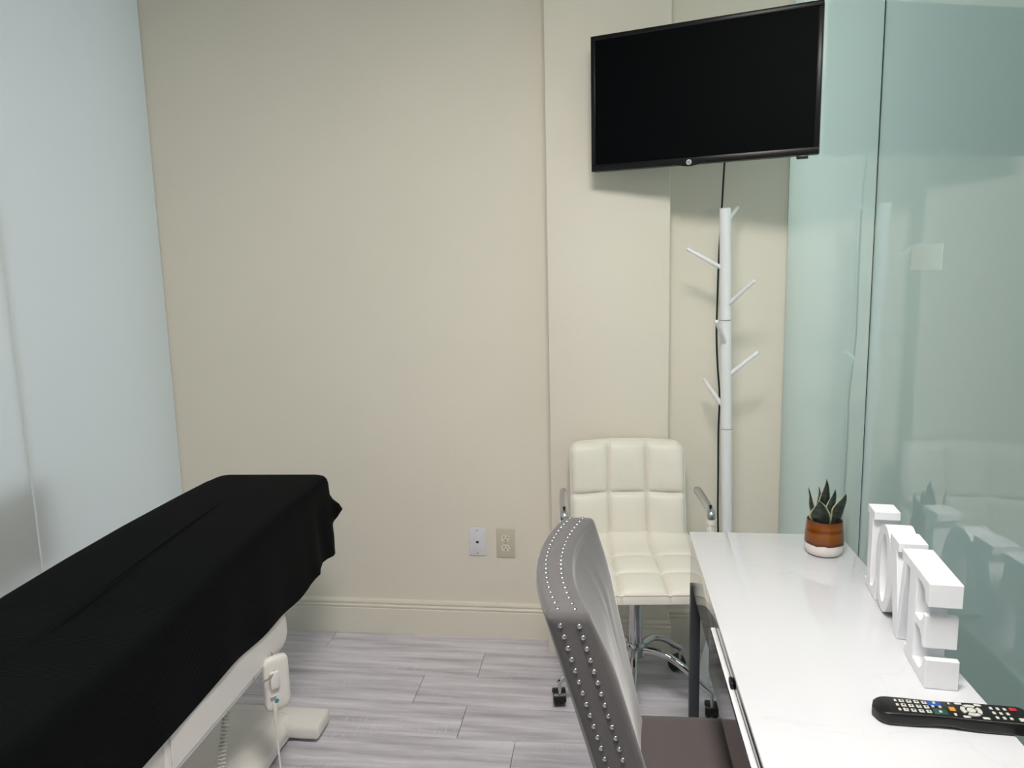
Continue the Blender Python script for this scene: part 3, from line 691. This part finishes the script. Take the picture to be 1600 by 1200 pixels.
# ---------------------------------------------------------------- grey studded chair
def grey_chair():
    cy = 1.285
    t = thing('studded_chair', 'grey velvet dining chair with silver nail trim tucked under the desk', 'chair', (.15, cy, 0))
    V, Fc = [], []
    hw = .222; th = .076; zt, zb = .932, .44
    def spine(y):  return -.108-.036*(1-(y/hw)**2)+.006      # plan curve of the rear face at the top
    def P(yq, zq, w_):
        """yq -1..1 across, zq 0..1 up, w_ 0 rear .. 1 front"""
        y = yq*hw*(1-.05*(1-zq)); z = zb+(zt-zb)*zq
        lean = (1-zq)*.128 - y*.105*(1-zq) + .010
        x = spine(y)+lean+th*w_*(1-.03*math.sin(zq*math.pi))
        return Vector((x-.15, y, z))
    # closed cross-section loop (in w, y) with rounded front lip, stacked by height
    sec = []
    NY = 28
    for i in range(NY+1): sec.append((-1+2*i/NY, 0.))
    sec += [(1.0, .25), (1.0, .5), (1.0, .74), (.998, .80), (1.0, .86), (.995, .94), (.975, 1.0)]
    for i in range(NY+1):
        q = .94-1.88*i/NY; sec.append((q, 1.02+.30*(1-q*q)**.8))
    sec += [(-.975, 1.0), (-.995, .94), (-1.0, .86), (-.998, .80), (-1.0, .74), (-1.0, .5), (-1.0, .25)]
    n = len(sec); rows = [0, .1, .2, .3, .4, .5, .58, .66, .72, .77, .82, .86, .9, .94, .97, .985]
    for zq in rows:
        for (yq, w_) in sec:
            ww = w_
            if w_ > .7 and zq > .75: ww = w_-(w_-.7)*.35*((zq-.75)/.235)**2
            if w_ > 1.0:
                fade = max(0, min(1, (1-zq)/.22))**.5*(.15+.85*min(1, zq/.45))
                ww += (w_-1.0)*(fade-1)
                ww += .035*fade*math.sin(yq*75+zq*5)*math.exp(-((yq-.28)/.22)**2)*math.exp(-((zq-.74)/.13)**2)
            V.append(P(yq, zq, ww))
    # top: rounded edge and slightly domed cap
    for shr, up in ((.03, .010), (.09, .0155), (.22, .0195)):
        for (yq, w_) in sec:
            wc = min(w_, 1.0); wc = wc-(wc-.7)*.35 if wc > .7 else wc; V.append(P(yq*(1-shr*.16), .985, .5+(wc-.5)*(1-shr))+Vector((0, 0, up-.0075+.0)))
    R_ = len(rows)+3
    for i in range(R_-1):
        for j in range(n): Fc.append((i*n+j, i*n+(j+1) % n, (i+1)*n+(j+1) % n, (i+1)*n+j))
    # cap strips between rear and front lines
    top = (R_-1)*n; rear = list(range(0, NY+1)); front = [NY+8+i for i in range(NY+1)]
    for i in range(NY): Fc.append((top+rear[i], top+rear[i+1], top+front[NY-i-1], top+front[NY-i]))
    Fc.append(tuple(top+k for k in [rear[NY]]+list(range(NY+1, NY+8))+[front[0]]))
    Fc.append(tuple(top+k for k in [front[NY]]+list(range(2*NY+9, n))+[rear[0]]))
    Fc.append(tuple(range(n)))
    back = mk('backrest', V, Fc, M['velvet'], t, True, 85)
    # seat
    def seat():
        V, Fc = [], []; g = 18
        x0, x1, y0, y1 = -.12, .30, -.225, .258
        def rnd(sx, sy, r=.16):
            a = 1-r; ax, ay = abs(sx), abs(sy)
            if ax > a and ay > a:
                dx, dy = (ax-a)/r, (ay-a)/r; k = max(dx, dy)/math.hypot(dx, dy)
                ax, ay = a+dx*k*r, a+dy*k*r
            return math.copysign(ax, sx), math.copysign(ay, sy)
        def top(sx, sy): return .500-.030*max(abs(sx), abs(sy))**10-.010*(sx*sx+sy*sy)*.4
        for layer in (0, 1):
            for i in range(g+1):
                for j in range(g+1):
                    sx, sy = -1+2*i/g, -1+2*j/g; rx, ry = rnd(sx, sy)
                    V.append(((x0+x1)/2+(x1-x0)/2*rx, (y0+y1)/2+(y1-y0)/2*ry, top(sx, sy) if layer == 0 else .385))
        G = g+1
        for i in range(g):
            for j in range(g):
                a = i*G+j; Fc.append((a, a+1, a+G+1, a+G)); c = a+G*G; Fc.append((c, c+G, c+G+1, c+1))
        bd = [i*G for i in range(G)] + [g*G+j for j in range(1, G)] + [i*G+g for i in range(g-1, -1, -1)] + [j for j in range(g-1, 0, -1)]
        for q in range(len(bd)):
            a, b = bd[q], bd[(q+1) % len(bd)]; Fc.append((a, b, b+G*G, a+G*G))
        return mk('seat', V, Fc, M['velvet_seat'], t, True, 60)
    seat()
    for x in (-.10, .27):
        for y in (-.20, .20):
            dx = -.05 if x < 0 else .01
            tube('leg', [(x, y, .39), (x+dx, y, .0)], [.022, .014], M['charcoal'], t, 10)
    # nail trim: double row over top and both sides
    nm = bpy.data.meshes.new('nail_head'); bm = bmesh.new(); bmesh.ops.create_uvsphere(bm, u_segments=10, v_segments=6, radius=.0045)
    bmesh.ops.scale(bm, vec=(1, 1, .62), verts=bm.verts)
    for f in bm.faces: f.smooth = True
    bm.to_mesh(nm); bm.free(); nm.materials.append(M['steel'])
    def nail(p, rot):
        o = bpy.data.objects.new('nail_head', nm); C.objects.link(o); o.parent = back; o.location = p; o.rotation_euler = rot
    for w_ in (.22, .60):
        NT = 23
        for i in range(NT):
            yq = -.955+1.91*i/(NT-1)
            p = P(yq*.99, .985, .5+(w_-.5)*.92)+Vector((0, 0, .0118)); nail(p, (0, 0, 0))
        for s in (-1, 1):
            for i in range(24):
                zq = .965-i*.0375
                if zq < .06: break
                p = P(s, zq, w_); p.y += s*.0005; nail(p, (math.pi/2, 0, 0))
grey_chair()

# ---------------------------------------------------------------- white swivel chair
def white_chair():
    t = thing('swivel_chair', 'cream tufted swivel chair with chrome base against the pilaster', 'chair', (.093, 2.36, 0), math.radians(5))
    m = M['leather']
    def rnd(sx, sy, rx, ry):
        ax, ay = abs(sx), abs(sy)
        if ax > 1-rx and ay > 1-ry:
            dx, dy = (ax-1+rx)/rx, (ay-1+ry)/ry; k = max(dx, dy)/math.hypot(dx, dy)
            ax, ay = 1-rx+dx*k*rx, 1-ry+dy*k*ry
        return math.copysign(ax, sx), math.copysign(ay, sy)
    def pad(name, cu, cv, g, mp, th, puff, edge, rx, ry):
        nu, nv = cu*g, cv*g; V, Fc = [], []
        bd_pts = []
        for layer in (0, 1):
            for i in range(nu+1):
                for j in range(nv+1):
                    u, v = i/nu, j/nv; sx, sy = rnd(2*u-1, 2*v-1, rx, ry)
                    fu = abs(math.sin(math.pi*u*cu)); fv = abs(math.sin(math.pi*v*cv))
                    h = puff*(min(1, (fu*1.1))**.38*min(1, (fv*1.1))**.38)
                    du = abs(u*cu-round(u*cu)) if 0 < round(u*cu) < cu else 1; dv = abs(v*cv-round(v*cv)) if 0 < round(v*cv) < cv else 1
                    h -= .004*math.exp(-(min(du, dv)/.035)**2)
                    e = max(abs(2*u-1), abs(2*v-1)); h -= edge*max(0, (e-.90)/.10)**2
                    V.append(mp(sx, sy, h if layer == 0 else -th))
        G = nv+1; T = (nu+1)*G
        for i in range(nu):
            for j in range(nv):
                a = i*G+j; Fc.append((a, a+1, a+G+1, a+G)); c = a+T; Fc.append((c, c+G, c+G+1, c+1))
        bd = [i*G for i in range(nu+1)] + [nu*G+j for j in range(1, G)] + [i*G+nv for i in range(nu-1, -1, -1)] + [j for j in range(nv-1, 0, -1)]
        # mid ring bulging outwards slightly
        for q in range(len(bd)):
            a, b = bd[q], bd[(q+1) % len(bd)]; Fc.append((a, b, b+T, a+T))
        o = mk(name, V, Fc, m, t, True, 55)
        ring = [Vector(V[k]) for k in bd]
        tube('piping', ring+[ring[0], ring[1]], .0022, m, o, 6)
        return o, ring
    # seat: local +y rear
    def mp_seat(sx, sy, h):
        y = -.018+.217*sy; z = .490+h
        z += .045*max(0, (sy-.55)/.45)**2
        return (.216*sx*(1-.02*max(0, sy)), y, z)
    pad('seat', 3, 3, 18, mp_seat, .034, .017, .005, .16, .16)
    def mp_back(sx, sy, h):
        s = (sy+1)/2; z = .487+.348*s
        y = .190+.061*s - h + .012*(1-sx*sx)*0 - .018*math.sin(s*math.pi)*0
        y -= .014*(sx*sx)
        z += .010*(1-sx*sx)*s
        return (.200*sx, y, z)
    pad('backrest', 3, 2, 20, mp_back, .040, .019, .008, .16, .18)
    box('seat_pan', (0, 0, .438), (.34, .34, .036), m, t, .008)
    box('tilt_mechanism', (0, .0, .410), (.14, .16, .022), M['black_plastic'], t, .004)
    box('back_bracket', (0, .225, .475), (.07, .012, .17), M['chrome'], t, .003, rot=Matrix.Rotation(.1, 3, 'X'))
    # gas column and star base
    tube('column', [(0, 0, .205), (0, 0, .376), (0, 0, .377), (0, 0, .400)], [.0215, .0215, .014, .014], M['chrome'], t, 24)
    lathe('hub', [(.0, .165), (.026, .165), (.034, .172), (.034, .205), (.027, .214), (0, .215)], (0, 0, 0), M['chrome'], t, 24)
    for k in range(5):
        a = math.radians(-27+72*k); cx, sx = math.cos(a), math.sin(a)
        pts = [(r*cx, r*sx, z) for r, z in ((.022, .192), (.06, .196), (.11, .190), (.17, .160), (.22, .122), (.252, .100), (.262, .090))]
        lg = tube('base_leg', spline(pts, 4), [.0135-.004*i/24 for i in range(25)], M['chrome'], t, 12)
        wx, wy = .258*cx, .258*sx; sw = math.radians((80, 120, 60, 95, 150)[k])
        ox, oy = .020*math.cos(sw), .020*math.sin(sw)
        cs = tube('caster', [(wx, wy, .090), (wx, wy, .052)], .006, M['chrome'], t, 10)
        tv = Vector((-math.sin(sw), math.cos(sw), 0))
        c0 = Vector((wx+ox, wy+oy, .0265))
        for s in (-1, 1):
            tube('wheel', [c0+tv*(s*.005), c0+tv*(s*.007), c0+tv*(s*.017), c0+tv*(s*.019)], [.022, .0263, .0263, .021], M['black_plastic'], cs, 20)
        hood = []
        Vh, Fh = [], []
        dv = Vector((math.cos(sw), math.sin(sw), 0))
        for s in (-1, 1):
            for i in range(9):
                b_ = math.pi*i/8
                for rr in (.0285, .0315): Vh.append(c0+tv*(s*.021)+dv*(rr*math.cos(b_))+Vector((0, 0, rr*math.sin(b_))))
        for i in range(8):
            a_, b2 = 2*i, 18+2*i
            Fh += [(a_, a_+2, b2+2, b2), (a_+1, b2+1, b2+3, a_+3), (a_, a_+1, a_+3, a_+2), (b2, b2+2, b2+3, b2+1)]
        Fh += [(0, 18, 19, 1), (16, 17, 35, 34)]
        mk('hood', Vh, Fh, M['black_plastic'], cs, True, 50)
    # arms: cream upright, chrome bar running back
    for s in (-1, 1):
        x = s*.232
        up = tube('arm_upright', spline([(s*.15, -.045, .425), (s*.20, -.048, .423), (x-s*.004, -.05, .435), (x, -.052, .47), (x, -.054, .56), (x, -.055, .652)], 5), .0135, m, t, 14)
        tube('arm_collar', [(x, -.055, .640), (x, -.055, .656)], .016, m, up, 16)
        bar = spline([(x, -.055, .655), (x, -.048, .672), (x, -.028, .679), (x+s*.0, .05, .684), (x-s*.004, .150, .694)], 5)
        tube('arm_bar', bar, [.0125]*2+[.0135]*(len(bar)-3)+[.010], M['steel'], t, 14)
        tube('arm_screw', [(x+s*.0, -.041, .692), (x, -.043, .697)], .005, M['black_plastic'], t, 10)
white_chair()

# ---------------------------------------------------------------- coat rack
def coat_rack():
    t = thing('coat_rack', 'white tree-shaped coat rack standing in the corner behind the desk', 'coat rack', (.411, 2.56, 0))
    m = M['white_paint']
    def px(z): return .382+(1.634-z)*.0245-.405
    def pp(z): return Vector((px(z), 0, z))
    r = .0185
    for a, b in ((.27, .897), (.899, 1.267), (1.269, 1.634)):
        c = .0015
        tube('pole', [pp(a), pp(a+c), pp(b-c), pp(b)], [r-.0015, r, r, r-.0015], m, t, 28, 30)
    hooks = [((-.113, .0, .066), 1.441), ((.052, .100, .056), 1.588), ((.068, -.070, .077), 1.322), ((-.042, -.096, .078), 1.195), ((.086, -.030, .080), 1.085), ((-.057, .075, .084), .972)]
    for (dx, dy, dz), z in hooks:
        d = Vector((dx, dy, dz)); s = pp(z)+Vector((dx, dy, 0)).normalized()*.012; ln = d.length
        u = d.normalized()
        tube('branch', [s, s+d*.985, s+d], [.0072, .0066, .0055], m, t, 14, 60)
    for k in range(3):
        a = math.radians(232+120*k); c, s_ = math.cos(a), math.sin(a)
        u = Vector((-s_, c, 0)); V = []; b0 = pp(.30)
        for q in (-.011, .011):
            V += [Vector((b0.x, 0, 0))+Vector((c*rr, s_*rr, z))+u*q for rr, z in ((.014, .36), (.014, .24), (.165, .0), (.205, .0), (.195, .03))]
        mk('foot', V, [(0, 1, 2, 3, 4), (9, 8, 7, 6, 5), (0, 5, 6, 1), (1, 6, 7, 2), (2, 7, 8, 3), (3, 8, 9, 4), (4, 9, 5, 0)], m, t, False)
coat_rack()

# ---------------------------------------------------------------- television
def television():
    L0, R0 = Vector((-.045, 2.575)), Vector((.622, 2.358)); mid = (L0+R0)/2; d = (R0-L0); W = d.length; ang = math.atan2(d.y, d.x)
    z0, z1 = 1.767, 2.192; H = z1-z0; zc = (z0+z1)/2
    t = thing('television', 'black flat television on wall arm above the coat rack', 'television', (mid.x, mid.y, z0), ang)
    # local: x along the screen, -y towards the viewer, z up
    bx('casing', -W/2, W/2, .006, .034, 0, H, M['black_gloss'], t, .004)
    bx('rear_housing', -W*.33, W*.33, .034, .068, .05, H*.72, M['black_plastic'], t, .012)
    b = .0155
    for nm, a in (('bezel', (-W/2, W/2, H-b, H)), ('bezel', (-W/2, W/2, 0, .021)), ('bezel', (-W/2, -W/2+b, .021, H-b)), ('bezel', (W/2-b, W/2, .021, H-b))):
        bx(nm, a[0], a[1], -.002, .0065, a[2], a[3], M['black_gloss'], t, .0018)
    bx('screen', -W/2+b-.001, W/2-b+.001, .001, .006, .020, H-b+.001, M['screen'], t)
    # chin bulge with badge
    xc = -.028; pts = []
    for i in range(17):
        q = -1+2*i/16; pts.append((xc+q*.05, -.0065*(math.cos(q*math.pi)+1)/2))
    pts += [(xc+.05, .012), (xc-.05, .012)]
    extrude_poly('chin', pts, .007, M['black_gloss'], t, 0, lambda u, v, w_: (u, -.003+w_, v))
    bd = lathe('badge', [(0, 0), (.0085, 0), (.0085, .0012), (0, .0013)], (0, 0, 0), M['badge'], t, 24); bd.rotation_euler = (math.pi/2, 0, 0); bd.location = (xc, -.003, .0055)
    text('badge_letters', 'hp', .011, M['dark_grey'], t, (xc, -.0045, .0058), (math.pi/2, 0, 0))
    bx('sensor_box', W/2-.062, W/2-.030, .0, .020, -.010, -.0002, M['black_plastic'], t, .001)
    # articulated wall arm
    bx('mount_plate', -.11, .11, .069, .074, .12, .32, M['charcoal'], t, .002)
    inv = Matrix.Rotation(-ang, 3, 'Z')
    def loc(x, y, z): return inv @ (Vector((x, y, z))-Vector((mid.x, mid.y, z0)))
    wallp = loc(.33, YB-.012, 0)
    box('wall_bracket', (wallp.x, wallp.y, .22), (.06, .022, .22), M['charcoal'], t, .002, rot=Matrix.Rotation(-ang, 3, 'Z'))
    a1 = Vector((wallp.x, wallp.y-.012, .22)); a2 = Vector((.0, .078, .22))
    tube('mount_arm', [a1, (a1+a2)/2+Vector((.03, 0, 0)), a2], .014, M['charcoal'], t, 12)
    # power cord hanging down the alcove
    pts = [(.404, 2.60, 1.90), (.404, 2.66, 1.87), (.404, 2.695, 1.80), (.404, 2.715, 1.74), (.403, 2.735, 1.64), (.399, 2.752, 1.483), (.3965, 2.755, 1.30), (.396, 2.755, 1.20), (.402, 2.755, 1.09), (.411, 2.755, .97), (.409, 2.755, .85), (.411, 2.755, .70), (.413, 2.755, .53), (.418, 2.755, .42), (.425, 2.76, .40)]
    tube('power_cord', spline([loc(*p) for p in pts], 6), .0034, M['black_plastic'], t, 8)
television()

# ---------------------------------------------------------------- wall plates
def plates():
    y = YB-.0002
    t = thing('network_wall_plate', 'white wall plate with single network jack above the baseboard', 'wall plate', (-.5055, y, .338))
    bx('plate', -.034, .034, -.006, 0, 0, .114, M['plate_white'], t, .0025)
    bx('insert', -.0165, .0165, -.0075, -.0058, .024, .090, M['plate_white'], t, .0006)
    bx('jack_opening', -.0055, .0055, -.0079, -.0073, .0535, .0605, M['black_plastic'], t)
    bx('jack_opening', -.003, .003, -.0079, -.0073, .051, .0535, M['black_plastic'], t)
    for z in (.010, .104): s = lathe('screw', [(0, 0), (.003, 0), (.0026, .001), (0, .0012)], (0, 0, 0), M['steel'], t, 12); s.rotation_euler = (math.pi/2, 0, 0); s.location = (0, -.0058, z)
    t = thing('power_outlet', 'beige wall plate with two power sockets above the baseboard', 'outlet', (-.3935, y, .333))
    bx('plate', -.0365, .0365, -.006, 0, 0, .119, M['plate_beige'], t, .0025)
    for zc in (.040, .079):
        V = []
        n = 28
        for d in (-.0058, -.0078):
            for j in range(n):
                a = 2*math.pi*j/n; V.append((.0172*math.cos(a), d, zc+max(-.0135, min(.0135, .0172*math.sin(a)))))
        o = mk('socket', V, [tuple(range(n)), tuple(range(n, 2*n))]+[(j, (j+1) % n, (j+1) % n+n, j+n) for j in range(n)], M['recept'], t, False)
        bx('slot', -.0073, -.0052, -.0082, -.0077, zc-.001, zc+.0085, M['black_plastic'], o)
        bx('slot', .0052, .0073, -.0082, -.0077, zc+.0, zc+.0075, M['black_plastic'], o)
        s = lathe('ground_hole', [(0, 0), (.0027, 0), (.0027, .0004), (0, .0004)], (0, 0, 0), M['black_plastic'], o, 12); s.rotation_euler = (math.pi/2, 0, 0); s.location = (0, -.0078, zc-.0075)
    s = lathe('screw', [(0, 0), (.003, 0), (.0026, .001), (0, .0012)], (0, 0, 0), M['steel'], t, 12); s.rotation_euler = (math.pi/2, 0, 0); s.location = (0, -.0058, .0595)
plates()

# ---------------------------------------------------------------- thin pale rectangle laid on the glass
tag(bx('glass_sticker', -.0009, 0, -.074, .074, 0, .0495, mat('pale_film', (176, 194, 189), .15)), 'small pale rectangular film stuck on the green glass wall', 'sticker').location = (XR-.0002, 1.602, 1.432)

# ---------------------------------------------------------------- unseen shapes added to cast blurred shadows on the frosted glass
def next_room_shadow_caster():  # guessed chair form, added so the left glass gets its blurred shadow
    t = thing('office_chair', 'dark padded chair blurred behind the pale frosted glass', 'chair', (-1.99, 1.86, 0), math.radians(90))
    D = M['hidden_dark']
    box('seat', (0, 0, .45), (.46, .44, .08), D, t, .03, 3)
    box('backrest', (0, -.19, .72), (.40, .06, .26), D, t, .028, 3)
    box('back_post', (0, -.205, .53), (.06, .02, .2), D, t, .006)
    tube('column', [(0, 0, .08), (0, 0, .41)], .025, D, t, 12)
    for k in range(5):
        a = 2*math.pi*k/5; tube('base_leg', [(0, 0, .09), (.26*math.cos(a), .26*math.sin(a), .03)], [.02, .015], D, t, 8)
next_room_shadow_caster()
def corridor_shadow_caster():  # invented plant form that casts the soft shadow on the right glass
    t = thing('floor_plant', 'tall leafy plant blurred behind the green frosted glass', 'plant', (.86, 2.12, 0))
    lathe('planter', [(0, 0), (.10, 0), (.13, .30), (.12, .30), (.11, .27), (0, .27)], (0, 0, 0), M['hidden_dark'], t, 24)
    rn = random.Random(5)
    for k in range(9):
        a = rn.uniform(0, 6.28); h = rn.uniform(.65, 1.15); sp = rn.uniform(.03, .12)
        pts = spline([(0, 0, .27), (sp*.3*math.cos(a), sp*.3*math.sin(a), .27+(h-.27)*.5), (sp*math.cos(a), sp*math.sin(a), h)], 5)
        n = len(pts); tube('leaf', pts, [.006+.022*math.sin(math.pi*(i/(n-1))**1.4) for i in range(n)], M['hidden_leaf'], t, 8, 60, .25)
corridor_shadow_caster()
